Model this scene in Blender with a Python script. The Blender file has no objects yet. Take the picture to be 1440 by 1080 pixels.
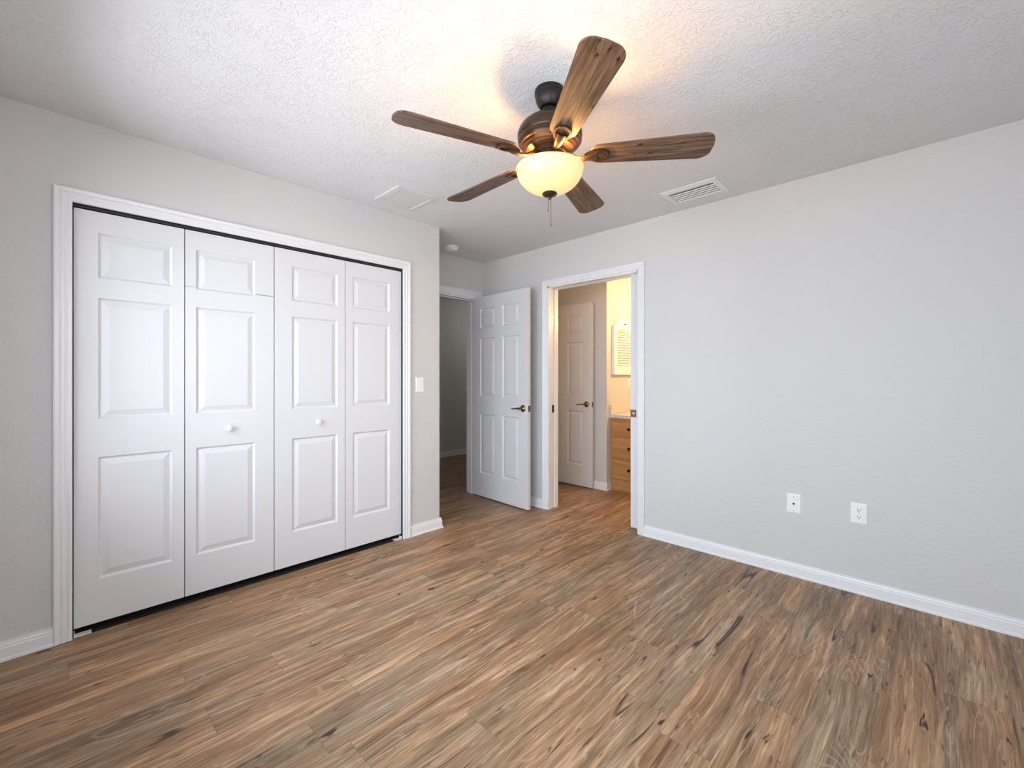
import bpy, bmesh, math
from mathutils import Vector, Matrix
from math import radians, sin, cos, pi

S = bpy.context.scene
COL = S.collection

# ------------------------------------------------------------ camera
CAM = Vector((2.907, 0.0, 1.225))
YAW = math.atan(596 / 617.6)
cd = bpy.data.cameras.new('camera')
cd.sensor_fit = 'HORIZONTAL'
cd.sensor_width = 36.0
cd.lens = 617.6 / 1440 * 36.0
cd.shift_y = -9.4 / 1440
cd.clip_start = 0.02
cam = bpy.data.objects.new('camera', cd)
cam.location = CAM
cam.rotation_euler = (pi / 2, 0, YAW)
COL.objects.link(cam)
S.camera = cam

# ------------------------------------------------------------ view, world, lights
S.view_settings.view_transform = 'Standard'
S.view_settings.look = 'None'
S.view_settings.exposure = 0.73
S.view_settings.gamma = 1.0
S.view_settings.use_curve_mapping = False

SKY = 5.8
w = bpy.data.worlds.new('world')
S.world = w
w.use_nodes = True
wb = w.node_tree.nodes['Background']
wb.inputs[1].default_value = SKY
# pale bright sky above the horizon, duller ground below it
wt = w.node_tree
_tc = wt.nodes.new('ShaderNodeTexCoord')
_sp = wt.nodes.new('ShaderNodeSeparateXYZ')
_rp = wt.nodes.new('ShaderNodeValToRGB')
_mr = wt.nodes.new('ShaderNodeMapRange')
_mr.inputs['From Min'].default_value = -1.0
wt.links.new(_tc.outputs['Generated'], _sp.inputs[0])
wt.links.new(_sp.outputs[2], _mr.inputs['Value'])
wt.links.new(_mr.outputs[0], _rp.inputs[0])
_rp.color_ramp.elements[0].position = 0.46
_rp.color_ramp.elements[0].color = (0.76, 0.80, 0.86, 1)
_rp.color_ramp.elements[1].position = 0.54
_rp.color_ramp.elements[1].color = (0.82, 0.91, 1.03, 1)
wt.links.new(_rp.outputs[0], wb.inputs[0])

# room constants (metres)
CEIL = 2.44
YR = 3.161          # wall on the right (runs along x)
YB = -0.26          # window wall
XN = 3.46           # wall beside the camera
XE = -0.566         # entry alcove wall
YC = 2.169          # end of the closet wall
WIN = (0.35, 3.10, 0.65, 2.06)     # window opening x0,x1,z0,z1
XH = -2.54          # hall wall
YF = 4.13           # bathroom far wall
XS = 0.345          # bathroom side wall


def light(name, kind, loc, energy, color, rot=(0, 0, 0), **kw):
    d = bpy.data.lights.new(name, kind)
    d.energy = energy
    d.color = color
    for k, v in kw.items():
        setattr(d, k, v)
    o = bpy.data.objects.new(name, d)
    o.location = loc
    o.rotation_euler = rot
    COL.objects.link(o)
    return o


# daylight entering through the window behind the camera (portal guides the world light)
pl = light('window_portal', 'AREA', ((WIN[0] + WIN[1]) / 2, YB - 0.13, (WIN[2] + WIN[3]) / 2), 1.0, (1, 1, 1),
           (radians(90), 0, 0), shape='RECTANGLE', size=WIN[1] - WIN[0], size_y=WIN[3] - WIN[2])
pl.data.cycles.is_portal = True
WN2 = (0.20, 1.20, 0.90, 2.06)     # unseen second window beside the camera, added as fill: y0,y1,z0,z1
pl = light('window_portal', 'AREA', (XN + 0.13, (WN2[0] + WN2[1]) / 2, (WN2[2] + WN2[3]) / 2), 1.0, (1, 1, 1),
           (radians(90), 0, radians(90)), shape='RECTANGLE', size=WN2[1] - WN2[0], size_y=WN2[3] - WN2[2])
pl.data.cycles.is_portal = True


# ------------------------------------------------------------ node helpers
def new_mat(name):
    m = bpy.data.materials.new(name)
    m.use_nodes = True
    nt = m.node_tree
    b = nt.nodes['Principled BSDF']
    return m, nt, b


def link(nt, a, b):
    nt.links.new(a, b)


def node(nt, t, **kw):
    n = nt.nodes.new(t)
    for k, v in kw.items():
        setattr(n, k, v)
    return n


def math_n(nt, op, a, b=None, c=None):
    n = node(nt, 'ShaderNodeMath', operation=op)
    for i, v in enumerate((a, b, c)):
        if v is None:
            continue
        if isinstance(v, (int, float)):
            n.inputs[i].default_value = v
        else:
            link(nt, v, n.inputs[i])
    return n.outputs[0]


def ramp(nt, fac, stops, interp='LINEAR'):
    n = node(nt, 'ShaderNodeValToRGB')
    n.color_ramp.interpolation = interp
    while len(n.color_ramp.elements) < len(stops):
        n.color_ramp.elements.new(0.5)
    for e, (p, c) in zip(n.color_ramp.elements, stops):
        e.position = p
        e.color = (c[0], c[1], c[2], 1) if not isinstance(c, (int, float)) else (c, c, c, 1)
    link(nt, fac, n.inputs[0])
    return n.outputs[0]


def mixc(nt, fac, a, b, blend='MIX'):
    n = node(nt, 'ShaderNodeMix', data_type='RGBA', blend_type=blend)
    for i, v in ((0, fac), (6, a), (7, b)):
        if isinstance(v, (int, float)):
            n.inputs[i].default_value = v
        elif isinstance(v, tuple):
            n.inputs[i].default_value = (v[0], v[1], v[2], 1)
        else:
            link(nt, v, n.inputs[i])
    return n.outputs[2]


def plain(name, color, rough=0.5, metallic=0.0, noise=None, bump=0.0, bscale=200.0, emis=None, estr=0.0, spec=None):
    m, nt, b = new_mat(name)
    b.inputs['Base Color'].default_value = (*color, 1)
    b.inputs['Roughness'].default_value = rough
    b.inputs['Metallic'].default_value = metallic
    if spec is not None:
        b.inputs['Specular IOR Level'].default_value = spec
    tc = node(nt, 'ShaderNodeTexCoord')
    n = node(nt, 'ShaderNodeTexNoise')
    n.inputs['Scale'].default_value = bscale
    n.inputs['Detail'].default_value = 3
    link(nt, tc.outputs['Object'], n.inputs['Vector'])
    if noise:
        c = mixc(nt, n.outputs['Fac'], color, noise)
        link(nt, c, b.inputs['Base Color'])
    if bump:
        bp = node(nt, 'ShaderNodeBump')
        bp.inputs['Strength'].default_value = bump
        bp.inputs['Distance'].default_value = 0.002
        link(nt, n.outputs['Fac'], bp.inputs['Height'])
        link(nt, bp.outputs[0], b.inputs['Normal'])
    if emis:
        b.inputs['Emission Color'].default_value = (*emis, 1)
        b.inputs['Emission Strength'].default_value = estr
    return m


def wall_paint(name, color, strength=0.12):
    """painted drywall with orange-peel roller texture"""
    m, nt, b = new_mat(name)
    b.inputs['Roughness'].default_value = 0.55
    b.inputs['Specular IOR Level'].default_value = 0.35
    g = node(nt, 'ShaderNodeNewGeometry')
    n1 = node(nt, 'ShaderNodeTexNoise')
    n1.inputs['Scale'].default_value = 55
    n1.inputs['Detail'].default_value = 4
    link(nt, g.outputs['Position'], n1.inputs['Vector'])
    n2 = node(nt, 'ShaderNodeTexNoise')
    n2.inputs['Scale'].default_value = 1.4
    link(nt, g.outputs['Position'], n2.inputs['Vector'])
    c2 = tuple(x * 1.03 for x in color)
    link(nt, mixc(nt, n2.outputs['Fac'], color, c2), b.inputs['Base Color'])
    h = ramp(nt, n1.outputs['Fac'], [(0.42, 0.0), (0.62, 1.0)])
    bp = node(nt, 'ShaderNodeBump')
    bp.inputs['Strength'].default_value = strength
    bp.inputs['Distance'].default_value = 0.004
    link(nt, h, bp.inputs['Height'])
    link(nt, bp.outputs[0], b.inputs['Normal'])
    return m


def ceiling_mat():
    """knockdown plaster: flattened splatter ridges"""
    m, nt, b = new_mat('knockdown_ceiling')
    b.inputs['Base Color'].default_value = (0.715, 0.715, 0.72, 1)
    b.inputs['Roughness'].default_value = 0.6
    g = node(nt, 'ShaderNodeNewGeometry')
    warp = node(nt, 'ShaderNodeTexNoise')
    warp.inputs['Scale'].default_value = 14
    warp.inputs['Detail'].default_value = 2
    link(nt, g.outputs['Position'], warp.inputs['Vector'])
    add = node(nt, 'ShaderNodeVectorMath', operation='MULTIPLY_ADD')
    add.inputs[1].default_value = (0.06, 0.06, 0.06)
    link(nt, warp.outputs['Color'], add.inputs[0])
    link(nt, g.outputs['Position'], add.inputs[2])
    n1 = node(nt, 'ShaderNodeTexNoise')
    n1.inputs['Scale'].default_value = 34
    n1.inputs['Detail'].default_value = 3
    n1.inputs['Roughness'].default_value = 0.55
    link(nt, add.outputs[0], n1.inputs['Vector'])
    ridge = math_n(nt, 'ABSOLUTE', math_n(nt, 'SUBTRACT', n1.outputs['Fac'], 0.5))
    h = ramp(nt, ridge, [(0.0, 1.0), (0.022, 0.85), (0.05, 0.0)])
    n3 = node(nt, 'ShaderNodeTexNoise')
    n3.inputs['Scale'].default_value = 9
    n3.inputs['Detail'].default_value = 2
    link(nt, g.outputs['Position'], n3.inputs['Vector'])
    msk = ramp(nt, n3.outputs['Fac'], [(0.38, 0.25), (0.6, 1.0)])
    hh = math_n(nt, 'MULTIPLY', h, msk)
    bp = node(nt, 'ShaderNodeBump')
    bp.inputs['Strength'].default_value = 0.5
    bp.inputs['Distance'].default_value = 0.0045
    link(nt, hh, bp.inputs['Height'])
    link(nt, bp.outputs[0], b.inputs['Normal'])
    return m


def floor_mat():
    """rustic oak vinyl planks running along y"""
    m, nt, b = new_mat('vinyl_plank')
    g = node(nt, 'ShaderNodeNewGeometry')
    sep = node(nt, 'ShaderNodeSeparateXYZ')
    link(nt, g.outputs['Position'], sep.inputs[0])
    X, Y = sep.outputs[0], sep.outputs[1]
    PW, PL = 0.18, 1.22
    xs = math_n(nt, 'DIVIDE', math_n(nt, 'ADD', X, 10.03), PW)
    row = math_n(nt, 'FLOOR', xs)
    fx = math_n(nt, 'FRACT', xs)
    wn = node(nt, 'ShaderNodeTexWhiteNoise', noise_dimensions='1D')
    link(nt, row, wn.inputs['W'])
    ys = math_n(nt, 'ADD', math_n(nt, 'DIVIDE', math_n(nt, 'ADD', Y, 20.0), PL), math_n(nt, 'MULTIPLY', wn.outputs['Value'], 1.0))
    idx = math_n(nt, 'FLOOR', ys)
    fy = math_n(nt, 'FRACT', ys)
    cmb = node(nt, 'ShaderNodeCombineXYZ')
    link(nt, row, cmb.inputs[0])
    link(nt, idx, cmb.inputs[1])
    wp = node(nt, 'ShaderNodeTexWhiteNoise', noise_dimensions='2D')
    link(nt, cmb.outputs[0], wp.inputs['Vector'])
    # coordinates of the print on every plank are shifted by a random amount
    off = node(nt, 'ShaderNodeVectorMath', operation='SCALE')
    off.inputs[3].default_value = 37.0
    link(nt, wp.outputs['Color'], off.inputs[0])
    pos = node(nt, 'ShaderNodeVectorMath', operation='ADD')
    link(nt, g.outputs['Position'], pos.inputs[0])
    link(nt, off.outputs[0], pos.inputs[1])

    def stretched(sx, sy, scale, detail, rough=0.55, dist=0.0, src=None):
        mp = node(nt, 'ShaderNodeMapping')
        mp.inputs['Scale'].default_value = (sx, sy, 1)
        link(nt, src or pos.outputs[0], mp.inputs['Vector'])
        n = node(nt, 'ShaderNodeTexNoise')
        n.inputs['Scale'].default_value = scale
        n.inputs['Detail'].default_value = detail
        n.inputs['Roughness'].default_value = rough
        n.inputs['Distortion'].default_value = dist
        link(nt, mp.outputs[0], n.inputs['Vector'])
        return n.outputs['Fac']

    # gentle wander of the grain
    wan = stretched(3.0, 1.2, 1.0, 2)
    wsh = node(nt, 'ShaderNodeCombineXYZ')
    link(nt, math_n(nt, 'MULTIPLY', wan, 0.07), wsh.inputs[0])
    pos2 = node(nt, 'ShaderNodeVectorMath', operation='ADD')
    link(nt, pos.outputs[0], pos2.inputs[0])
    link(nt, wsh.outputs[0], pos2.inputs[1])
    P2 = pos2.outputs[0]
    broad = stretched(9.0, 1.0, 1.0, 3, 0.55, 0.3, P2)
    streak = stretched(34.0, 2.0, 1.0, 4, 0.62, 0.25, P2)
    streak2 = stretched(75.0, 3.6, 1.3, 3, 0.6, 0.4, P2)
    fine = stretched(170.0, 6.0, 1.0, 4, 0.65, 0.0, P2)
    knot = stretched(34.0, 7.5, 1.0, 2, 0.5, 0.3, P2)
    dash = stretched(60.0, 9.0, 1.0, 2, 0.5, 0.2, P2)
    crack = stretched(12.0, 0.55, 1.0, 1, 0.4, 0.12, P2)
    hue = stretched(6.0, 0.9, 1.0, 2, 0.5, 0.0)
    base = ramp(nt, broad, [(0.27, (0.205, 0.124, 0.068)), (0.43, (0.282, 0.179, 0.103)),
                            (0.55, (0.325, 0.210, 0.123)), (0.72, (0.375, 0.250, 0.150))])
    st = ramp(nt, streak, [(0.32, (0.56, 0.52, 0.47)), (0.42, (0.86, 0.84, 0.81)), (0.54, (1.0, 0.99, 0.97)), (0.60, (1.34, 1.36, 1.36))])
    c = mixc(nt, 1.0, base, st, 'MULTIPLY')
    s2 = ramp(nt, streak2, [(0.32, 0.60), (0.41, 0.97), (0.57, 1.0), (0.63, 1.34)])
    c = mixc(nt, 1.0, c, s2, 'MULTIPLY')
    fn = ramp(nt, fine, [(0.34, 0.80), (0.5, 1.0), (0.68, 1.18)])
    c = mixc(nt, 1.0, c, fn, 'MULTIPLY')
    # long pale veins
    vein = math_n(nt, 'ABSOLUTE', math_n(nt, 'SUBTRACT', stretched(24.0, 1.5, 1.0, 3, 0.5, 0.5, P2), 0.52))
    vl_ = ramp(nt, vein, [(0.004, 1.0), (0.016, 0.0)])
    vm_ = ramp(nt, stretched(7.0, 2.0, 1.0, 2, 0.5, 0.0), [(0.44, 0.0), (0.56, 0.6)])
    c = mixc(nt, math_n(nt, 'MULTIPLY', vl_, vm_), c, (0.47, 0.355, 0.245))
    # cathedral figure: contour lines of a slow noise, only in some places
    fig = math_n(nt, 'ABSOLUTE', math_n(nt, 'SUBTRACT', math_n(nt, 'FRACT', math_n(nt, 'MULTIPLY', stretched(7.0, 1.1, 1.0, 1, 0.4, 0.25), 24.0)), 0.5))
    figl = ramp(nt, fig, [(0.03, 1.0), (0.16, 0.0)])
    figm = ramp(nt, stretched(4.5, 2.2, 1.0, 1, 0.5, 0.0), [(0.57, 0.0), (0.66, 0.5)])
    c = mixc(nt, math_n(nt, 'MULTIPLY', figl, figm), c, (0.50, 0.40, 0.30))
    # grey against orange patches
    hu = ramp(nt, hue, [(0.36, (0.94, 0.99, 1.03)), (0.64, (1.10, 0.97, 0.87))])
    c = mixc(nt, 1.0, c, hu, 'MULTIPLY')
    pv = node(nt, 'ShaderNodeMapRange')
    pv.inputs['To Min'].default_value = 0.93
    pv.inputs['To Max'].default_value = 1.07
    link(nt, wp.outputs['Value'], pv.inputs['Value'])
    c = mixc(nt, 1.0, c, pv.outputs[0], 'MULTIPLY')
    dd = ramp(nt, dash, [(0.67, 0.0), (0.72, 0.7)])
    c = mixc(nt, dd, c, (0.085, 0.050, 0.030))
    kd = ramp(nt, knot, [(0.70, 0.0), (0.75, 1.0)])
    c = mixc(nt, kd, c, (0.040, 0.022, 0.013))
    cr_l = math_n(nt, 'ABSOLUTE', math_n(nt, 'SUBTRACT', crack, 0.5))
    cr_a = ramp(nt, cr_l, [(0.003, 1.0), (0.012, 0.0)])
    cr_m = ramp(nt, stretched(3.0, 2.2, 1.0, 2, 0.5, 0.0), [(0.585, 0.0), (0.64, 1.0)])
    c = mixc(nt, math_n(nt, 'MULTIPLY', cr_a, cr_m), c, (0.035, 0.020, 0.012))
    # seams
    ex = math_n(nt, 'MULTIPLY', math_n(nt, 'MINIMUM', fx, math_n(nt, 'SUBTRACT', 1.0, fx)), PW)
    ey = math_n(nt, 'MULTIPLY', math_n(nt, 'MINIMUM', fy, math_n(nt, 'SUBTRACT', 1.0, fy)), PL)
    e = math_n(nt, 'MINIMUM', ex, ey)
    seam = ramp(nt, e, [(0.0, 1.0), (0.0014, 0.0)])
    c = mixc(nt, math_n(nt, 'MULTIPLY', seam, 0.22), c, (0.05, 0.032, 0.02))
    link(nt, c, b.inputs['Base Color'])
    b.inputs['Roughness'].default_value = 0.42
    b.inputs['Specular IOR Level'].default_value = 0.35
    bp = node(nt, 'ShaderNodeBump')
    bp.inputs['Strength'].default_value = 0.12
    bp.inputs['Distance'].default_value = 0.002
    link(nt, math_n(nt, 'SUBTRACT', fine, seam), bp.inputs['Height'])
    link(nt, bp.outputs[0], b.inputs['Normal'])
    return m


def wood_mat(name, dark, light_c, sx=3.0, sy=40.0, rough=0.45, knots=True):
    """grain runs along local x"""
    m, nt, b = new_mat(name)
    tc = node(nt, 'ShaderNodeTexCoord')
    oi = node(nt, 'ShaderNodeObjectInfo')
    ad = node(nt, 'ShaderNodeVectorMath', operation='ADD')
    sc = node(nt, 'ShaderNodeVectorMath', operation='SCALE')
    link(nt, tc.outputs['Object'], sc.inputs[0])
    sc.inputs[3].default_value = 1.0
    cm = node(nt, 'ShaderNodeCombineXYZ')
    link(nt, math_n(nt, 'MULTIPLY', oi.outputs['Random'], 9.0), cm.inputs[2])
    link(nt, sc.outputs[0], ad.inputs[0])
    link(nt, cm.outputs[0], ad.inputs[1])
    mp = node(nt, 'ShaderNodeMapping')
    mp.inputs['Scale'].default_value = (sx, sy, sy if sy > 10 else 1)
    link(nt, ad.outputs[0], mp.inputs['Vector'])
    n = node(nt, 'ShaderNodeTexNoise')
    n.inputs['Scale'].default_value = 1.0
    n.inputs['Detail'].default_value = 7
    n.inputs['Roughness'].default_value = 0.62
    n.inputs['Distortion'].default_value = 0.4
    link(nt, mp.outputs[0], n.inputs['Vector'])
    c = ramp(nt, n.outputs['Fac'], [(0.34, dark), (0.52, tuple((a + q) / 2 for a, q in zip(dark, light_c))), (0.68, light_c)])
    if knots:
        mp2 = node(nt, 'ShaderNodeMapping')
        mp2.inputs['Scale'].default_value = (14, 38, 1)
        link(nt, ad.outputs[0], mp2.inputs['Vector'])
        k = node(nt, 'ShaderNodeTexNoise')
        k.inputs['Scale'].default_value = 1.0
        link(nt, mp2.outputs[0], k.inputs['Vector'])
        kf = ramp(nt, k.outputs['Fac'], [(0.66, 0.0), (0.73, 1.0)])
        c = mixc(nt, kf, c, tuple(x * 0.35 for x in dark))
    link(nt, c, b.inputs['Base Color'])
    b.inputs['Roughness'].default_value = rough
    return m


def pane_mat():
    m, nt, b = new_mat('window_glass')
    out = nt.nodes['Material Output']
    nt.nodes.remove(b)
    t = node(nt, 'ShaderNodeBsdfTransparent')
    gl = node(nt, 'ShaderNodeBsdfGlossy')
    gl.inputs['Roughness'].default_value = 0.02
    fr = node(nt, 'ShaderNodeFresnel')
    fr.inputs['IOR'].default_value = 1.2
    mx = node(nt, 'ShaderNodeMixShader')
    link(nt, fr.outputs[0], mx.inputs[0])
    link(nt, t.outputs[0], mx.inputs[1])
    link(nt, gl.outputs[0], mx.inputs[2])
    link(nt, mx.outputs[0], out.inputs[0])
    return m


M = dict(
    wall=wall_paint('greige_wall_paint', (0.610, 0.603, 0.593)),
    ceil=ceiling_mat(),
    floor=floor_mat(),
    white=plain('white_semigloss_paint', (0.71, 0.71, 0.72), 0.5, bump=0.05, bscale=90),
    trim=plain('white_trim_paint', (0.78, 0.78, 0.79), 0.3),
    plastic=plain('white_plastic', (0.85, 0.85, 0.84), 0.35),
    panelm=plain('matte_white_panel', (0.64, 0.645, 0.63), 0.6),
    ventm=plain('white_enamel_metal', (0.78, 0.78, 0.76), 0.4),
    dark=plain('dark_void', (0.015, 0.014, 0.013), 0.8),
    slot=plain('dark_slot', (0.03, 0.03, 0.03), 0.6),
    bronze=plain('oil_rubbed_bronze', (0.042, 0.023, 0.013), 0.34, 0.6, noise=(0.070, 0.040, 0.023), bscale=30),
    bronzed=plain('dark_bronze', (0.010, 0.008, 0.006), 0.42, 0.3, noise=(0.018, 0.013, 0.009), bscale=25),
    brass=plain('antique_brass', (0.30, 0.20, 0.09), 0.28, 0.9, noise=(0.16, 0.10, 0.05), bscale=60),
    steel=plain('satin_nickel', (0.5, 0.48, 0.44), 0.3, 1.0),
    blade=wood_mat('walnut_blade', (0.032, 0.016, 0.009), (0.200, 0.112, 0.064), 6.0, 90.0),
    maple=wood_mat('honey_maple', (0.42, 0.195, 0.065), (0.55, 0.29, 0.11), 2.0, 22.0, knots=False),
    counter=plain('cream_laminate_counter', (0.72, 0.68, 0.62), 0.3, noise=(0.62, 0.57, 0.5), bscale=40),
    bowl=plain('frosted_amber_glass', (0.55, 0.45, 0.25), 0.35, emis=(1.0, 0.77, 0.29), estr=0.36),
    bulb=plain('lit_bulb', (1, 0.9, 0.7), 0.4, emis=(1.0, 0.75, 0.42), estr=12.0),
    mirror=plain('mirror_silver', (0.9, 0.9, 0.9), 0.02, 1.0),
    glass=pane_mat(),
)


# ------------------------------------------------------------ mesh helpers
def box(bm, x0, x1, y0, y1, z0, z1, bevel=0.0):
    r = bmesh.ops.create_cube(bm, size=1.0)
    vs = r['verts']
    for v in vs:
        v.co = Vector(((x0 + x1) / 2 + v.co.x * (x1 - x0), (y0 + y1) / 2 + v.co.y * (y1 - y0), (z0 + z1) / 2 + v.co.z * (z1 - z0)))
    if bevel:
        es = list({e for v in vs for e in v.link_edges})
        bmesh.ops.bevel(bm, geom=es, offset=bevel, segments=2, affect='EDGES', profile=0.6)
    return vs


def lathe(bm, prof, segs=48, axis_origin=(0, 0, 0)):
    """prof: [(r, z)] revolve around z"""
    ox, oy, oz = axis_origin
    rings = []
    for r, z in prof:
        if r < 1e-6:
            rings.append([bm.verts.new((ox, oy, oz + z))])
        else:
            rings.append([bm.verts.new((ox + r * cos(2 * pi * i / segs), oy + r * sin(2 * pi * i / segs), oz + z)) for i in range(segs)])
    for a, b in zip(rings, rings[1:]):
        for i in range(segs):
            j = (i + 1) % segs
            if len(a) == 1 and len(b) == 1:
                continue
            if len(a) == 1:
                bm.faces.new((a[0], b[j], b[i]))
            elif len(b) == 1:
                bm.faces.new((a[i], a[j], b[0]))
            else:
                bm.faces.new((a[i], a[j], b[j], b[i]))


def tube(bm, pts, rad, segs=10, flat=1.0):
    pts = [Vector(p) for p in pts]
    rads = rad if isinstance(rad, (list, tuple)) else [rad] * len(pts)
    rings = []
    for i, p in enumerate(pts):
        t = (pts[min(i + 1, len(pts) - 1)] - pts[max(i - 1, 0)]).normalized()
        up = Vector((0, 0, 1)) if abs(t.z) < 0.9 else Vector((1, 0, 0))
        s = t.cross(up).normalized()
        u = s.cross(t).normalized()
        rings.append([bm.verts.new(p + rads[i] * (cos(2 * pi * k / segs) * s + flat * sin(2 * pi * k / segs) * u)) for k in range(segs)])
    for a, b in zip(rings, rings[1:]):
        for k in range(segs):
            j = (k + 1) % segs
            bm.faces.new((a[k], a[j], b[j], b[k]))
    bm.faces.new(rings[0][::-1])
    bm.faces.new(rings[-1])


def prism(bm, poly, z0, z1):
    lo = [bm.verts.new((x, y, z0)) for x, y in poly]
    hi = [bm.verts.new((x, y, z1)) for x, y in poly]
    bm.faces.new(lo[::-1])
    bm.faces.new(hi)
    n = len(poly)
    for i in range(n):
        j = (i + 1) % n
        bm.faces.new((lo[i], lo[j], hi[j], hi[i]))


def obj(name, bm, mat, parent=None, smooth=False, loc=None, rotz=0.0):
    bmesh.ops.recalc_face_normals(bm, faces=bm.faces)
    me = bpy.data.meshes.new(name)
    bm.to_mesh(me)
    bm.free()
    me.materials.append(mat)
    if smooth:
        for p in me.polygons:
            p.use_smooth = True
        me.set_sharp_from_angle(angle=radians(38))
    o = bpy.data.objects.new(name, me)
    COL.objects.link(o)
    if parent:
        o.parent = parent
    if loc:
        o.location = loc
    o.rotation_euler[2] = rotz
    return o


def thing(name, label, cat, loc=(0, 0, 0), rotz=0.0, group=None):
    o = bpy.data.objects.new(name, None)
    o.empty_display_size = 0.1
    COL.objects.link(o)
    o.location = loc
    o.rotation_euler = (0, 0, rotz)
    o['label'] = label
    o['category'] = cat
    if group:
        o['group'] = group
    return o


def structure(o, label=None, cat=None):
    o['kind'] = 'structure'
    if label:
        o['label'] = label
    if cat:
        o['category'] = cat
    return o


def sweep(bm, path, prof):
    """path: 2D wall line points; prof: (offset, z) with offset to the LEFT of travel; mitred"""
    n = len(path)
    P = [Vector(p) for p in path]
    norms = []
    for i in range(n):
        ns = []
        if i > 0:
            d = (P[i] - P[i - 1]).normalized()
            ns.append(Vector((-d.y, d.x)))
        if i < n - 1:
            d = (P[i + 1] - P[i]).normalized()
            ns.append(Vector((-d.y, d.x)))
        if len(ns) == 1:
            norms.append(ns[0])
        else:
            s = ns[0] + ns[1]
            norms.append(s / (s.length_squared / 2))
    rings = []
    for p, nn in zip(P, norms):
        rings.append([bm.verts.new((p.x + nn.x * o, p.y + nn.y * o, z)) for o, z in prof])
    m = len(prof)
    for a, b in zip(rings, rings[1:]):
        for k in range(m):
            j = (k + 1) % m
            bm.faces.new((a[k], a[j], b[j], b[k]))
    bm.faces.new(rings[0])
    bm.faces.new(rings[-1][::-1])


BASE_PROF = [(0, 0), (0.019, 0), (0.019, 0.009), (0.0165, 0.013), (0.0135, 0.015), (0.0125, 0.055), (0.010, 0.060), (0.0105, 0.066), (0.007, 0.074), (0.006, 0.083), (0, 0.083)]
CAS_PROF = [(0, 0), (0, 0.009), (0.004, 0.012), (0.012, 0.0125), (0.015, 0.010), (0.020, 0.011), (0.024, 0.014), (0.032, 0.0145), (0.036, 0.012), (0.041, 0.016), (0.052, 0.018), (0.057, 0.015), (0.057, 0)]


def casing(bm, a, b, zt, to_world, wscale=1.0, z0=0.0):
    """three mitred lengths round an opening a..b, head at zt"""
    rings = []
    for o, p in CAS_PROF:
        o *= wscale
        rings.append([bm.verts.new(to_world(u, z, p)) for u, z in ((a - o, z0), (a - o, zt + o), (b + o, zt + o), (b + o, z0))])
    m = len(rings)
    for k in range(m):
        r, q = rings[k], rings[(k + 1) % m]
        for i in range(3):
            bm.faces.new((r[i], r[i + 1], q[i + 1], q[i]))
    for i in (0, 3):
        bm.faces.new([r[i] for r in rings])


def panel_side(bm, W, H, panels, yf, s):
    """front skin with raised panels. s=+1: recess goes towards +y"""
    xs = sorted({0, W} | {p[0] for p in panels} | {p[1] for p in panels})
    zs = sorted({0, H} | {p[2] for p in panels} | {p[3] for p in panels})
    cache = {}

    def V(x, y, z):
        k = (round(x, 6), round(y, 6), round(z, 6))
        if k not in cache:
            cache[k] = bm.verts.new((x, y, z))
        return cache[k]
    for i in range(len(xs) - 1):
        for j in range(len(zs) - 1):
            x0, x1, z0, z1 = xs[i], xs[i + 1], zs[j], zs[j + 1]
            hit = any(p[0] <= x0 + 1e-6 and p[1] >= x1 - 1e-6 and p[2] <= z0 + 1e-6 and p[3] >= z1 - 1e-6 for p in panels)
            if not hit:
                bm.faces.new((V(x0, yf, z0), V(x1, yf, z0), V(x1, yf, z1), V(x0, yf, z1)))
    steps = [(0, 0), (0.003, 0.005), (0.009, 0.0105), (0.012, 0.011), (0.038, 0.0025), (0.0405, 0.0020)]
    for (x0, x1, z0, z1) in panels:
        prev = None
        for ins, d in steps:
            y = yf + s * d
            ring = [V(x0 + ins, y, z0 + ins), V(x1 - ins, y, z0 + ins), V(x1 - ins, y, z1 - ins), V(x0 + ins, y, z1 - ins)]
            if prev:
                for k in range(4):
                    l = (k + 1) % 4
                    bm.faces.new((prev[k], prev[l], ring[l], ring[k]))
            prev = ring
        bm.faces.new(prev)
    return cache


def leaf_mesh(W, H, T, panels):
    """door leaf, local x 0..W, z 0..H, front face y=0 facing -y, back y=T"""
    bm = bmesh.new()
    panel_side(bm, W, H, panels, 0.0, 1)
    panel_side(bm, W, H, panels, T, -1)
    bmesh.ops.remove_doubles(bm, verts=bm.verts, dist=1e-5)
    # edges
    bound = [e for e in bm.edges if len(e.link_faces) == 1]
    bmesh.ops.bridge_loops(bm, edges=bound)
    return bm


def six_panels(W, H):
    st, mu = 0.118 * W / 0.8, 0.110 * W / 0.8
    pw = (W - 2 * st - mu) / 2
    xs = [(st, st + pw), (W - st - pw, W - st)]
    zs = [(0.235, 0.835), (1.02, 1.61), (1.715, 1.915)]
    return [(a, b, c, d) for a, b in xs for c, d in zs]


# ------------------------------------------------------------ room shell
bm = bmesh.new()
box(bm, XH - 0.2, XN + 0.12, YB - 0.12, 6.3, -0.1, 0.0)
structure(obj('floor', bm, M['floor']), 'rustic brown oak-look plank floor', 'floor')
bm = bmesh.new()
box(bm, XH - 0.2, XN + 0.12, YB - 0.12, 6.3, CEIL, CEIL + 0.1)
structure(obj('ceiling', bm, M['ceil']), 'white knockdown textured ceiling', 'ceiling')

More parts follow.
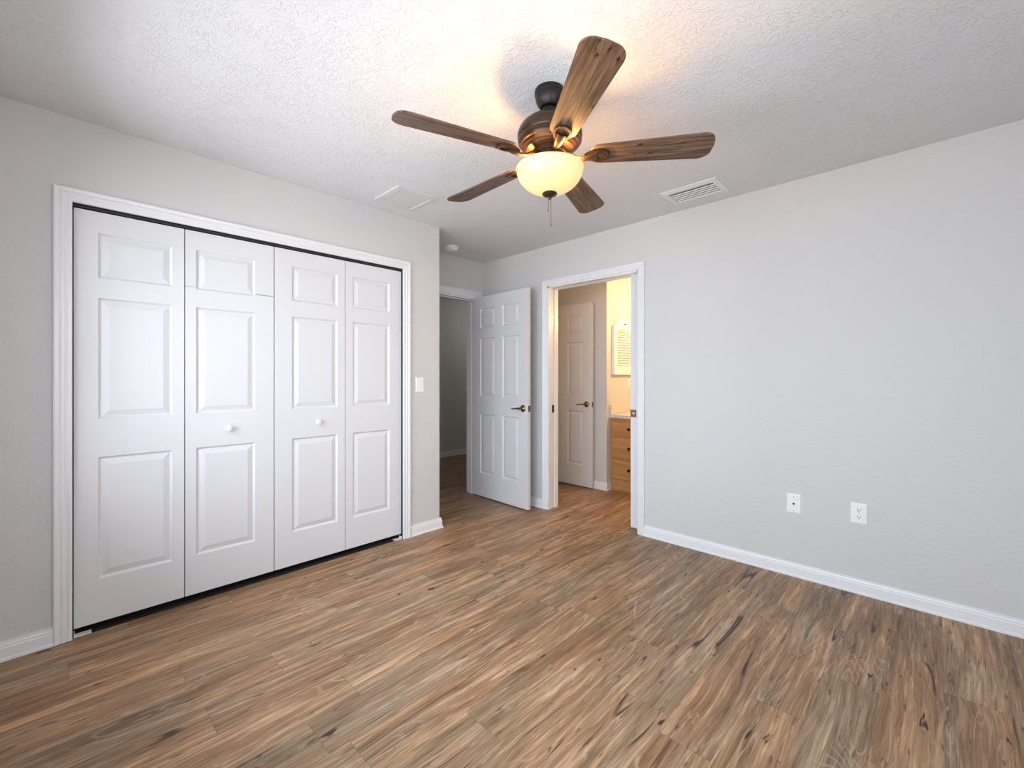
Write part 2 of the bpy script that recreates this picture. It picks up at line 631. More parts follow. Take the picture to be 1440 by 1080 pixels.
CY0, CY1, CZT = 0.05, 1.82, 2.045      # closet opening
bm = bmesh.new()
box(bm, -0.12, 0, YB, CY0, 0, CEIL)
box(bm, -0.12, 0, CY0, CY1, CZT, CEIL)
r = 0.012
arc = [(-r + r * cos(t), YC - r + r * sin(t)) for t in [radians(a) for a in (0, 22, 45, 67, 90)]]
prism(bm, [(0, CY1)] + arc + [(XE, YC), (XE, YC - 0.12), (-0.12, YC - 0.12), (-0.12, CY1)], 0, CEIL)
structure(obj('wall_left', bm, M['wall']), 'greige wall around the closet doors', 'wall')
bm = bmesh.new()
box(bm, -0.70, -0.62, YB, YC - 0.12, 0, CEIL)
structure(obj('wall_closet', bm, M['wall']))

DX0, DX1, DZT = 0.315, 1.23, 2.065      # bathroom doorway
Y2 = 3.30
bm = bmesh.new()
box(bm, -0.70, DX0, YR, Y2, 0, CEIL)
box(bm, DX0, DX1, YR, Y2, DZT, CEIL)
box(bm, DX1, XN + 0.12, YR, YR + 0.034, 0, CEIL)
box(bm, DX1, XN + 0.12, Y2 - 0.034, Y2, 0, CEIL)
box(bm, 2.30, XN + 0.12, YR + 0.034, Y2 - 0.034, 0, CEIL)
structure(obj('wall_right', bm, M['wall']), 'pale greige wall with the bathroom doorway', 'wall')

EY0, EY1, EZT = 2.245, 3.055, 2.05      # entry doorway
EX2 = -0.70
bm = bmesh.new()
box(bm, EX2, XE, YC - 0.12, EY0, 0, CEIL)
box(bm, EX2, XE, EY0, EY1, EZT, CEIL)
box(bm, EX2, XE, EY1, YR, 0, CEIL)
structure(obj('wall_entry', bm, M['wall']), 'short alcove wall with the entry doorway', 'wall')

bm = bmesh.new()
wx0, wx1, wz0, wz1 = WIN
box(bm, -0.70, wx0, YB - 0.12, YB, 0, CEIL)
box(bm, wx1, XN + 0.12, YB - 0.12, YB, 0, CEIL)
box(bm, wx0, wx1, YB - 0.12, YB, 0, wz0)
box(bm, wx0, wx1, YB - 0.12, YB, wz1, CEIL)
structure(obj('wall_back', bm, M['wall']))
bm = bmesh.new()
box(bm, XN, XN + 0.12, YB, WN2[0], 0, CEIL)
box(bm, XN, XN + 0.12, WN2[1], YR, 0, CEIL)
box(bm, XN, XN + 0.12, WN2[0], WN2[1], 0, WN2[2])
box(bm, XN, XN + 0.12, WN2[0], WN2[1], WN2[3], CEIL)
structure(obj('wall_near', bm, M['wall']))
# unseen window beside the camera, added to throw fill light on the closet wall
t = bpy.data.objects.new('fill_window', None)
COL.objects.link(t)
structure(t)
bm = bmesh.new()
for a in ((WN2[0], WN2[0] + 0.04), (WN2[1] - 0.04, WN2[1])):
    box(bm, XN + 0.05, XN + 0.10, a[0], a[1], WN2[2], WN2[3])
for a in ((WN2[2], WN2[2] + 0.04), ((WN2[2] + WN2[3]) / 2 - 0.02, (WN2[2] + WN2[3]) / 2 + 0.02), (WN2[3] - 0.04, WN2[3])):
    box(bm, XN + 0.055, XN + 0.095, WN2[0] + 0.04, WN2[1] - 0.04, a[0], a[1])
obj('window_frame', bm, M['trim'], t)
bm = bmesh.new()
box(bm, XN + 0.073, XN + 0.077, WN2[0] + 0.03, WN2[1] - 0.03, WN2[2] + 0.03, WN2[3] - 0.03)
obj('pane', bm, M['glass'], t)
# window in the back wall
t = bpy.data.objects.new('window_1', None)
COL.objects.link(t)
structure(t)
bm = bmesh.new()
for a in ((wx0, wx0 + 0.04), ((wx0 + wx1) / 2 - 0.02, (wx0 + wx1) / 2 + 0.02), (wx1 - 0.04, wx1)):
    box(bm, a[0], a[1], YB - 0.10, YB - 0.05, wz0, wz1)
for a in ((wz0, wz0 + 0.04), ((wz0 + wz1) / 2 - 0.02, (wz0 + wz1) / 2 + 0.02), (wz1 - 0.04, wz1)):
    box(bm, wx0 + 0.04, wx1 - 0.04, YB - 0.095, YB - 0.055, a[0], a[1])
obj('window_frame', bm, M['trim'], t)
bm = bmesh.new()
box(bm, wx0 + 0.03, wx1 - 0.03, YB - 0.077, YB - 0.073, wz0 + 0.03, wz1 - 0.03)
obj('pane', bm, M['glass'], t)
bm = bmesh.new()
box(bm, wx0 - 0.04, wx1 + 0.04, YB - 0.05, YB + 0.05, wz0 - 0.025, wz0, 0.004)
obj('window_sill', bm, M['trim'], t)

# hall beyond the entry door
bm = bmesh.new()
box(bm, XH - 0.12, XH, 0.9, 6.3, 0, CEIL)
structure(obj('wall_hall', bm, M['wall']), 'shaded grey hall wall seen through the entry doorway', 'wall')
bm = bmesh.new()
box(bm, XH, -0.70, 0.9, 1.0, 0, CEIL)
box(bm, XH, -0.70, 6.2, 6.3, 0, CEIL)
structure(obj('wall_hall_end', bm, M['wall']))
# bathroom
bm = bmesh.new()
box(bm, -0.80, -0.70, Y2, 6.2, 0, CEIL)
structure(obj('wall_bathroom_west', bm, M['wall']))
YV = 4.78
bm = bmesh.new()
box(bm, -0.70, XS, YF, YV, 0, CEIL)
structure(obj('wall_bathroom_far', bm, M['wall']), 'greige bathroom wall and lit vanity side wall seen through the doorway', 'wall')
bm = bmesh.new()
box(bm, -0.70, 2.52, YV, YV + 0.1, 0, CEIL)
box(bm, 2.42, 2.52, Y2, YV, 0, CEIL)
structure(obj('wall_bathroom_back', bm, M['wall']))

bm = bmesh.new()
box(bm, -0.62, -0.006, CY0 + 0.001, CY1 - 0.001, 0.0002, 0.0022)  # thin near-black sheet added so the gap below the doors stays dark
structure(obj('closet_gap_sheet', bm, plain('closet_gap_black', (0.012, 0.011, 0.010), 0.95)), 'near-black sheet added to darken the gap under the folding doors', 'floor')

# baseboards
def base(name, path, label=None):
    bm = bmesh.new()
    sweep(bm, path, BASE_PROF)
    structure(obj(name, bm, M['trim']), label, 'baseboard' if label else None)


base('baseboard_left', [(0, -0.009), (0, YB)], 'white baseboard left of the closet casing')
base('baseboard_left_end', [(XE, YC + 0.0), (0, YC), (0, CY1 + 0.068)][0:3], 'white baseboard wrapping the corner right of the closet')
base('baseboard_right', [(XN, YR), (DX1 + 0.057, YR)], 'white baseboard along the right wall')
base('baseboard_alcove', [(DX0 - 0.057, YR), (XE, YR), (XE, EY1 + 0.07)], 'white baseboard behind the open entry door')
base('baseboard_hall', [(XH, 6.2), (XH, 1.0)], 'white baseboard of the hall wall')
base('baseboard_bathroom', [(XS, YF + 0.072), (XS, YF), (-0.70, YF)], 'white baseboard under the bathroom door wall')
base('baseboard_back', [(0, YB), (XN, YB), (XN, YR)])

# casings and jambs
bm = bmesh.new()
casing(bm, CY0, CY1, CZT, lambda u, z, p: (p, u, z), 1.1)
structure(obj('trim_1', bm, M['trim']), 'white fluted casing around the closet doors', 'trim')
bm = bmesh.new()
box(bm, -0.12, 0.0, CY0 - 0.001, CY0 + 0.0008, 0, CZT)
box(bm, -0.12, 0.0, CY1 - 0.0008, CY1 + 0.001, 0, CZT)
box(bm, -0.12, 0.0, CY0, CY1, CZT - 0.0008, CZT + 0.001)
box(bm, -0.055, -0.018, CY0 + 0.002, CY1 - 0.002, CZT - 0.012, CZT - 0.002)
structure(obj('trim_2', bm, M['slot']), 'dark closet door track in the head of the opening', 'trim')

bm = bmesh.new()
casing(bm, DX0, DX1, DZT, lambda u, z, p: (u, YR - p, z), 1.0)
structure(obj('trim_3', bm, M['trim']), 'white casing around the bathroom doorway', 'trim')
bm = bmesh.new()
sl0, sl1 = 3.208, 3.253        # pocket slot
box(bm, DX0 - 0.001, DX0 + 0.014, YR - 0.002, sl0, 0, DZT)
box(bm, DX0 - 0.001, DX0 + 0.006, sl0, sl1, 0, DZT)
box(bm, DX0 - 0.001, DX0 + 0.014, sl1, Y2 + 0.002, 0, DZT)
box(bm, DX0, DX1, YR - 0.002, sl0, DZT - 0.014, DZT + 0.001)
box(bm, DX0, DX1, sl1, Y2 + 0.002, DZT - 0.014, DZT + 0.001)
box(bm, DX1 - 0.008, DX1 + 0.001, YR - 0.002, YR + 0.036, 0, DZT)
box(bm, DX1 - 0.008, DX1 + 0.001, Y2 - 0.036, Y2 + 0.002, 0, DZT)
structure(obj('trim_4', bm, M['trim']), 'white split jamb inside the bathroom doorway', 'trim')
bm = bmesh.new()
casing(bm, DX0, DX1, DZT, lambda u, z, p: (u, Y2 + p, z), 1.0)
structure(obj('trim_5', bm, M['trim']))

bm = bmesh.new()
casing(bm, EY0, EY1, EZT, lambda u, z, p: (XE + p, u, z), 1.25)
structure(obj('trim_6', bm, M['trim']), 'white casing around the entry doorway', 'trim')
bm = bmesh.new()
box(bm, EX2 - 0.002, XE + 0.002, EY0 - 0.001, EY0 + 0.014, 0, EZT)
box(bm, EX2 - 0.002, XE + 0.002, EY1 - 0.014, EY1 + 0.001, 0, EZT)
box(bm, EX2 - 0.002, XE + 0.002, EY0, EY1, EZT - 0.014, EZT + 0.001)
box(bm, -0.655, -0.615, EY0 + 0.014, EY0 + 0.024, 0, EZT - 0.014)
box(bm, -0.655, -0.615, EY1 - 0.024, EY1 - 0.014, 0, EZT - 0.014)
box(bm, -0.655, -0.615, EY0 + 0.014, EY1 - 0.014, EZT - 0.024, EZT - 0.014)
structure(obj('trim_7', bm, M['trim']), 'white jamb and stop of the entry doorway', 'trim')
bm = bmesh.new()
casing(bm, EY0, EY1, EZT, lambda u, z, p: (EX2 - p, u, z), 1.0)
structure(obj('trim_8', bm, M['trim']))


# ------------------------------------------------------------ closet bifold doors
def struct_root(name, label, loc=(0, 0, 0), rotz=0.0):
    o = bpy.data.objects.new(name, None)
    COL.objects.link(o)
    o.location = loc
    o.rotation_euler = (0, 0, rotz)
    structure(o, label, 'door')
    return o


PZ = [(0.247, 0.838), (1.024, 1.610), (1.708, 1.925)]
XF = -0.015
ZB, ZT = 0.038, 2.026
leaves = [(0.055, 0.4780, 0.139, 0.428), (0.4822, 0.9228, 0.531, 0.822), (0.9278, 1.3735, 1.030, 1.323), (1.3775, 1.815, 1.430, 1.716)]
roots = [struct_root('door_1', 'left pair of white folding closet doors', (XF, leaves[0][0], 0), pi / 2),
         struct_root('door_2', 'right pair of white folding closet doors', (XF, leaves[2][0], 0), pi / 2)]
for i, (a, b_, p0, p1) in enumerate(leaves):
    root = roots[i // 2]
    Wd = b_ - a
    ps = [(p0 - a, p1 - a, z0 - ZB, z1 - ZB) for z0, z1 in PZ]
    lf = obj('door_leaf', leaf_mesh(Wd, ZT - ZB, 0.028, ps), M['white'], root, loc=(a - leaves[(i // 2) * 2][0], 0, ZB))
    if i in (1, 2):
        bm = bmesh.new()
        prof = [(0, 0), (0.009, 0), (0.0085, 0.008), (0.010, 0.013), (0.0165, 0.018), (0.0185, 0.024), (0.0165, 0.030), (0.010, 0.0335), (0, 0.0345)]
        lathe(bm, prof, 24)
        bmesh.ops.rotate(bm, verts=bm.verts, cent=(0, 0, 0), matrix=Matrix.Rotation(radians(90), 3, 'X'))
        kx = (0.680 if i == 1 else 1.185) - a
        obj('knob', bm, M['plastic'], lf, True, loc=(kx, 0, 0.932 - ZB))
    if i == 1:
        # thin dark line across both stiles below the top panel
        bm = bmesh.new()
        box(bm, 0.0005, p0 - a, -0.0006, 0.001, 1.7195 - ZB, 1.721 - ZB)
        box(bm, p1 - a, Wd - 0.0005, -0.0008, 0.001, 1.7185 - ZB, 1.721 - ZB)
        obj('stile_hairline', bm, M['slot'], lf)
    if i in (0, 3):
        bm = bmesh.new()
        x0 = 0.0 if i == 0 else Wd - 0.06
        box(bm, x0, x0 + 0.06, -0.010, 0.026, -ZB + 0.0002, -ZB + 0.004)
        box(bm, x0 + (0.0 if i == 0 else 0.057), x0 + (0.003 if i == 0 else 0.06), -0.010, 0.026, -ZB + 0.004, -ZB + 0.020)
        br = obj('floor_bracket', bm, M['plastic'], lf)


# ------------------------------------------------------------ hinged doors with lever handles
def lever(parent, x, z, y, s, direction, T=0.035):
    """lever set on face y; s=-1 handle projects to -y; direction=-1 lever points to -x"""
    bm = bmesh.new()
    lathe(bm, [(0, 0), (0.033, 0), (0.033, 0.004), (0.029, 0.009), (0.016, 0.013), (0.012, 0.017), (0.011, 0.044), (0.013, 0.050), (0.009, 0.056), (0, 0.057)], 32)
    bmesh.ops.rotate(bm, verts=bm.verts, cent=(0, 0, 0), matrix=Matrix.Rotation(radians(90 if s < 0 else -90), 3, 'X'))
    yy = s * 0.048
    d = direction
    pts = [(0, yy, 0), (0.02 * d, yy, 0.002), (0.045 * d, yy, 0.001), (0.075 * d, yy - s * 0.002, -0.004), (0.100 * d, yy - s * 0.004, -0.004), (0.113 * d, yy - s * 0.005, 0.0)]
    tube(bm, pts, [0.009, 0.0085, 0.007, 0.0075, 0.0075, 0.003], 12, 0.8)
    return obj('lever_handle', bm, M['brass'], parent, True, loc=(x, y, z))


def hinge_set(parent, H):
    for z in (0.18, 1.0, H - 0.2):
        bm = bmesh.new()
        tube(bm, [(-0.004, 0.040, z - 0.045), (-0.004, 0.040, z + 0.045)], 0.006, 10)
        box(bm, -0.0015, 0.0, 0.004, 0.036, z - 0.044, z + 0.044)
        obj('hinge', bm, M['brass'], parent, True)


W3, H3 = 0.80, 2.035
ang = math.atan2(2.985 - 3.018, 0.2242 + 0.575)
d3 = struct_root('door_3', 'white six-panel entry door standing open against the right wall', (-0.572, 3.018, 0.012), ang)
lf = obj('door_leaf', leaf_mesh(W3, H3, 0.035, six_panels(W3, H3)), M['white'], d3)
lever(lf, W3 - 0.062, 0.925, 0.0, -1, -1)
lever(lf, W3 - 0.062, 0.925, 0.035, 1, -1)
bm = bmesh.new()
box(bm, W3 - 0.0008, W3 + 0.0012, 0.005, 0.030, 0.897, 0.953)
box(bm, W3, W3 + 0.009, 0.011, 0.024, 0.917, 0.933)
obj('latch_plate', bm, M['brass'], lf)
hinge_set(lf, H3)

W5, H5 = 0.76, 2.035
d5 = struct_root('door_5', 'white six-panel bathroom door folded flat against the far wall', (0.197 - W5, 4.064, 0.012))
lf = obj('door_leaf', leaf_mesh(W5, H5, 0.035, six_panels(W5, H5)), M['white'], d5)
lever(lf, W5 - 0.068, 0.915, 0.0, -1, -1)
bm = bmesh.new()
box(bm, W5 - 0.0008, W5 + 0.0012, 0.005, 0.030, 0.887, 0.943)
box(bm, W5, W5 + 0.009, 0.011, 0.024, 0.907, 0.923)
obj('latch_plate', bm, M['brass'], lf)
hinge_set(lf, H5)

# pocket door, nearly all of it inside the wall
W4, H4 = 0.90, 2.03
d4 = struct_root('door_4', 'white pocket door edge showing at the right of the bathroom doorway', (1.136, 3.213, 0.020))
lf = obj('door_leaf', leaf_mesh(W4, H4, 0.035, six_panels(W4, H4)), M['white'], d4)
bm = bmesh.new()
box(bm, 0.0, 0.050, -0.0018, 0.001, 0.885, 0.945, 0.0006)
box(bm, -0.0015, 0.001, 0.0, 0.035, 0.885, 0.945)
pk = obj('pocket_lock', bm, M['brass'], lf)
bm = bmesh.new()
lathe(bm, [(0, 0), (0.011, 0), (0.011, 0.003), (0.004, 0.004), (0.004, 0.012), (0, 0.013)], 20)
bmesh.ops.rotate(bm, verts=bm.verts, cent=(0, 0, 0), matrix=Matrix.Rotation(radians(90), 3, 'X'))
obj('thumb_turn', bm, M['steel'], pk, True, loc=(0.027, -0.0018, 0.915))
bm = bmesh.new()
box(bm, DX0 + 0.0055, DX0 + 0.0085, 3.213, 3.247, 0.895, 0.965)
sp = obj('strike_plate', bm, M['bronzed'])
sp['label'] = 'small dark strike plate in the left jamb of the bathroom doorway'
sp['category'] = 'strike plate'

# ------------------------------------------------------------ ceiling fan
FX, FY = 1.728, 1.452
fan = thing('ceiling_fan', 'bronze ceiling fan with five wooden blades and a lit amber glass bowl', 'ceiling fan', (FX, FY, CEIL))


def fz(z):
    return z - CEIL


bm = bmesh.new()
lathe(bm, [(0, 0), (0.062, 0), (0.064, -0.004), (0.064, -0.018), (0.060, -0.022), (0.061, -0.030), (0.058, -0.046), (0.050, -0.062), (0.040, -0.072), (0.0, -0.074)], 48)
obj('canopy', bm, M['bronzed'], fan, True)
bm = bmesh.new()
lathe(bm, [(0, fz(2.369)), (0.020, fz(2.369)), (0.032, fz(2.362)), (0.038, fz(2.352)), (0.038, fz(2.344)), (0.030, fz(2.336)), (0.034, fz(2.326)), (0.034, fz(2.312)), (0, fz(2.312))], 40)
obj('downrod_coupling', bm, M['bronzed'], fan, True)
bm = bmesh.new()
lathe(bm, [(0, fz(2.322)), (0.050, fz(2.322)), (0.060, fz(2.318)), (0.085, fz(2.311)), (0.108, fz(2.298)), (0.118, fz(2.288)), (0.121, fz(2.286)), (0.130, fz(2.274)), (0.136, fz(2.258)), (0.137, fz(2.240)), (0.133, fz(2.232)),
           (0.135, fz(2.228)), (0.134, fz(2.220)), (0.127, fz(2.214)), (0.124, fz(2.208)), (0.117, fz(2.206)), (0.113, fz(2.198)), (0.104, fz(2.194)), (0.100, fz(2.187)), (0.088, fz(2.184)), (0, fz(2.184))], 64)
obj('motor_housing', bm, M['bronze'], fan, True)
bm = bmesh.new()
lathe(bm, [(0, fz(2.184)), (0.072, fz(2.184)), (0.072, fz(2.166)), (0.060, fz(2.163)), (0.060, fz(2.150)), (0.074, fz(2.146)), (0.078, fz(2.132)), (0.070, fz(2.124)), (0.050, fz(2.120)), (0, fz(2.120))], 48)
obj('switch_housing', bm, M['bronze'], fan, True)

# bowl, open at the top, with bulbs inside
bm = bmesh.new()
RB, ZR, DB = 0.141, 2.107, 0.103
outer = []
for k in range(0, 15):
    a = radians(90) * k / 14
    outer.append((RB * sin(a), fz(ZR - DB * cos(a))))
inner = [(max(r_ - 0.004, 0), z + 0.004) for r_, z in outer][::-1]
outer_rim = outer + [(RB + 0.0015, fz(ZR + 0.003)), (RB - 0.002, fz(ZR + 0.005))]
lathe(bm, outer_rim + [(RB - 0.005, fz(ZR + 0.004))] + inner[1:], 64)
obj('light_bowl', bm, M['bowl'], fan, True)
bm = bmesh.new()
lathe(bm, [(0, fz(2.120)), (0.007, fz(2.120)), (0.007, fz(2.010)), (0, fz(2.010))], 16)
obj('bowl_rod', bm, M['bronze'], fan, True)
bm = bmesh.new()
lathe(bm, [(0, fz(2.010)), (0.012, fz(2.008)), (0.030, fz(2.006)), (0.032, fz(2.002)), (0.028, fz(1.997)), (0.020, fz(1.993)), (0.012, fz(1.991)), (0.008, fz(1.986)), (0.006, fz(1.981)), (0, fz(1.979))], 36)
obj('finial', bm, M['bronze'], fan, True)
for k, (dx, dy, zl) in enumerate(((-0.004, -0.004, 1.935), (0.004, 0.004, 1.873))):
    bm = bmesh.new()
    tube(bm, [(dx, dy, fz(1.984)), (dx, dy, fz(zl))], 0.0011, 6)
    z = 1.980
    while z > zl:
        bmesh.ops.create_icosphere(bm, subdivisions=1, radius=0.0017, matrix=Matrix.Translation((dx, dy, fz(z))))
        z -= 0.006
    lathe(bm, [(0, fz(zl) - 0.008), (0.0022, fz(zl) - 0.006), (0.0025, fz(zl) - 0.001), (0, fz(zl) + 0.001)], 10, (dx, dy, 0))
    obj('pull_chain', bm, M['brass'], fan, True)
for k in range(2):
    a = radians(20 + 180 * k)
    bm = bmesh.new()
    bmesh.ops.create_icosphere(bm, subdivisions=3, radius=0.019, matrix=Matrix.Translation((0.058 * cos(a), 0.058 * sin(a), fz(2.085))))
    obj('bulb', bm, M['bulb'], fan, True)
    light('fan_lamp', 'POINT', (FX + 0.086 * cos(a), FY + 0.086 * sin(a), 2.100), 4.6, (1.0, 0.50, 0.17), shadow_soft_size=0.02)

# blades
PITCH = radians(-12)


def blade_outline():
    pts = []
    r0, r1 = 0.165, 0.655
    # root (rounded), widening to the tip (rounded corners)
    for k in range(9):
        a = radians(90 + 180 * k / 8)
        pts.append((r0 + 0.045 + 0.045 * cos(a), -0.054 * -sin(a) if False else 0.054 * sin(a)))
    # lower edge to tip corner
    rc = 0.045
    wt = 0.071
    for k in range(9):
        a = radians(-90 + 80 * k / 8)
        pts.append((r1 - rc + rc * cos(a), -wt + rc + rc * sin(a)))
    pts.append((r1 + 0.004, 0.0))
    for k in range(9):
        a = radians(10 + 80 * k / 8)
        pts.append((r1 - rc + rc * cos(a), wt - rc + rc * sin(a)))
    return pts


def blade_mesh():
    bm = bmesh.new()
    prism(bm, blade_outline(), -0.003, 0.003)
    es = [e for e in bm.edges if abs(e.verts[0].co.z - e.verts[1].co.z) < 1e-6 and len(e.link_faces) == 2]
    bmesh.ops.bevel(bm, geom=es, offset=0.0012, segments=1, affect='EDGES')
    return bm


def bracket_mesh():
    """arm sweeping out of the hub into a shield-shaped open plate under the blade root"""
    bm = bmesh.new()
    # arm
    pts = [(0.060, 0, 0.012), (0.085, 0, 0.004), (0.110, 0, -0.012), (0.140, 0, -0.018), (0.170, 0, -0.014), (0.195, 0, -0.008)]
    tube(bm, pts, [0.016, 0.014, 0.0125, 0.015, 0.019, 0.021], 12, 0.45)
    # shield ring
    n = 28
    o, i_ = [], []
    for k in range(n):
        a = 2 * pi * k / n
        w = 0.034 + 0.006 * cos(a)
        o.append((0.196 + 0.052 * cos(a), w * sin(a)))
        i_.append((0.198 + 0.040 * cos(a), (w - 0.009) * sin(a)))
    for zt, zb in ((-0.0035, -0.0115),):
        vo = [bm.verts.new((x, y, zt)) for x, y in o]
        vi = [bm.verts.new((x, y, zt)) for x, y in i_]
        wo = [bm.verts.new((x, y, zb)) for x, y in o]
        wi = [bm.verts.new((x, y, zb)) for x, y in i_]
        for k in range(n):
            j = (k + 1) % n
            bm.faces.new((vo[k], vo[j], vi[j], vi[k]))
            bm.faces.new((wo[k], wo[j], wi[j], wi[k]))
            bm.faces.new((vo[k], vo[j], wo[j], wo[k]))
            bm.faces.new((vi[k], vi[j], wi[j], wi[k]))
    # seat plate at the far end and screws
    poly = [(0.226, -0.028), (0.243, -0.022), (0.249, 0.0), (0.243, 0.022), (0.226, 0.028)]
    prism(bm, poly, -0.0105, -0.0036)
    for sx, sy in ((0.236, -0.014), (0.236, 0.014)):
        lathe(bm, [(0, -0.0125), (0.004, -0.0120), (0.005, -0.0104), (0, -0.0104)], 10, (sx, sy, 0))
    return bm


blade0 = None
for k in range(5):
    a = radians(-36.8 + 72 * k)
    rot = Matrix.Translation((0, 0, fz(2.158))) @ Matrix.Rotation(a, 4, 'Z') @ Matrix.Rotation(PITCH, 4, 'X')
    if k == 0:
        bl = obj('fan_blade', blade_mesh(), M['blade'], fan)
        br = obj('blade_bracket', bracket_mesh(), M['bronze'], bl, True)
        blade0, brack0 = bl, br
    else:
        bl = blade0.copy()
        br = brack0.copy()
        COL.objects.link(bl)
        COL.objects.link(br)
        bl.parent = fan
        br.parent = bl
    bl.matrix_local = rot

# ------------------------------------------------------------ ceiling fittings
vx0, vx1, vy0, vy1 = 1.592, 1.948, 2.770, 3.030
v = thing('supply_vent', 'white louvered air vent in the ceiling by the right wall', 'vent', ((vx0 + vx1) / 2, (vy0 + vy1) / 2, CEIL))
hx, hy = (vx1 - vx0) / 2, (vy1 - vy0) / 2
bm = bmesh.new()
ix, iy = hx - 0.035, hy - 0.042


def frame_bm(bm, hx, hy, ix, iy, zt, z1, z2):
    """flat picture frame with sloping inner lip; z down"""
    ro = [(-hx, -hy), (hx, -hy), (hx, hy), (-hx, hy)]
    ri = [(-ix, -iy), (ix, -iy), (ix, iy), (-ix, iy)]
    L = []
    for pts, z in ((ro, zt), (ro, z1), (ri, z2), (ri, zt)):
        L.append([bm.verts.new((x, y, z)) for x, y in pts])
    for a in range(4):
        b2 = (a + 1) % 4
        for i in range(4):
            j = (i + 1) % 4
            bm.faces.new((L[a][i], L[a][j], L[b2][j], L[b2][i]))


frame_bm(bm, hx, hy, ix, iy, -0.0002, -0.004, -0.010)
obj('vent_frame', bm, M['ventm'], v)
bm = bmesh.new()
box(bm, -ix, ix, -iy, iy, -0.0012, -0.0002)
obj('vent_throat', bm, M['slot'], v)
nsl = 6
for k in range(nsl):
    bm = bmesh.new()
    yc = -iy + 0.012 + (2 * iy - 0.024) * k / (nsl - 1)
    tilt = radians(-30 if k >= 1 else 40)
    vs = box(bm, -ix + 0.002, ix - 0.002, -0.0048, 0.0048, -0.0006, 0.0006)
    bmesh.ops.rotate(bm, verts=bm.verts, cent=(0, 0, 0), matrix=Matrix.Rotation(tilt, 3, 'X'))
    bmesh.ops.translate(bm, verts=bm.verts, vec=(0, yc, -0.0072))
    obj('slat', bm, M['ventm'], v)

px0, px1, py0, py1 = 0.163, 0.474, 1.497, 1.795
v = thing('access_panel', 'flat white square panel in the ceiling beside the closet wall', 'ceiling panel', ((px0 + px1) / 2, (py0 + py1) / 2, CEIL))
hx, hy = (px1 - px0) / 2, (py1 - py0) / 2
bm = bmesh.new()
frame_bm(bm, hx, hy, hx - 0.032, hy - 0.032, -0.0002, -0.010, -0.012)
obj('panel_frame', bm, M['panelm'], v)
bm = bmesh.new()
box(bm, -hx + 0.033, hx - 0.033, -hy + 0.033, hy - 0.033, -0.006, -0.0002)
obj('panel_insert', bm, M['panelm'], v)

v = thing('smoke_detector', 'round white smoke detector on the ceiling above the entry alcove', 'smoke detector', (-0.336, 2.55, CEIL))
bm = bmesh.new()
lathe(bm, [(0, -0.0002), (0.066, -0.0002), (0.066, -0.007), (0.062, -0.010), (0, -0.010)], 48)
obj('mounting_base', bm, M['plastic'], v, True)
bm = bmesh.new()
lathe(bm, [(0, -0.010), (0.052, -0.010), (0.055, -0.014), (0.055, -0.026), (0.050, -0.033), (0.040, -0.037), (0.030, -0.037), (0.028, -0.039), (0, -0.039)], 48)
for k in range(12):
    a = 2 * pi * k / 12
    vs = box(bm, 0.0546, 0.0562, -0.009, 0.009, -0.023, -0.017)
    bmesh.ops.rotate(bm, verts=vs, cent=(0, 0, 0), matrix=Matrix.Rotation(a, 3, 'Z'))
obj('detector_body', bm, M['plastic'], v, True)


# ------------------------------------------------------------ wall plates (built facing -y, local origin on the wall)
def plate_bm(w_=0.075, h=0.118):
    bm = bmesh.new()
    a, b2 = w_ / 2, h / 2
    rings = []
    for ins, y in ((0, -0.0002), (0, -0.003), (0.006, -0.0062)):
        rings.append([bm.verts.new((x, y, z)) for x, z in ((-a + ins, -b2 + ins), (a - ins, -b2 + ins), (a - ins, b2 - ins), (-a + ins, b2 - ins))])
    for p, q in zip(rings, rings[1:]):
        for i in range(4):
            j = (i + 1) % 4
            bm.faces.new((p[i], p[j], q[j], q[i]))
    bm.faces.new(rings[-1])
    bm.faces.new(rings[0])
    return bm


def screw(parent, z):
    bm = bmesh.new()
    lathe(bm, [(0, 0), (0.0035, 0), (0.003, 0.0012), (0, 0.0014)], 12)
    bmesh.ops.rotate(bm, verts=bm.verts, cent=(0, 0, 0), matrix=Matrix.Rotation(radians(90), 3, 'X'))
    obj('screw', bm, M['steel'], parent, True, loc=(0, -0.0062, z))


def outlet(name, label, loc, rotz):
    t = thing(name, label, 'outlet', loc, rotz)
    obj('cover_plate', plate_bm(), M['plastic'], t)
    for s in (-1, 1):
        bm = bmesh.new()
        n = 24
        pts = []
        for k in range(n):
            a = 2 * pi * k / n
            pts.append((0.0172 * cos(a), max(-0.0135, min(0.0135, 0.0172 * sin(a)))))
        f = [bm.verts.new((x, -0.0058, z)) for x, z in pts]
        g = [bm.verts.new((x * 0.97, -0.0086, z * 0.97)) for x, z in pts]
        bm.faces.new(g)
        bm.faces.new(f)
        for i in range(n):
            j = (i + 1) % n
            bm.faces.new((f[i], f[j], g[j], g[i]))
        rc = obj('receptacle', bm, M['plastic'], t, loc=(0, 0, s * 0.0195))
        bm = bmesh.new()
        box(bm, -0.0078, -0.0052, -0.0090, -0.0080, -0.001, 0.008)
        box(bm, 0.0052, 0.0078, -0.0090, -0.0080, 0.0, 0.008)
        box(bm, -0.0024, 0.0024, -0.0090, -0.0080, -0.0095, -0.0048)
        obj('socket_slots', bm, M['dark'], rc)
    screw(t, 0.0)
    return t


outlet('power_outlet', 'white duplex power outlet low on the right wall', (2.593, YR, 0.452), 0)

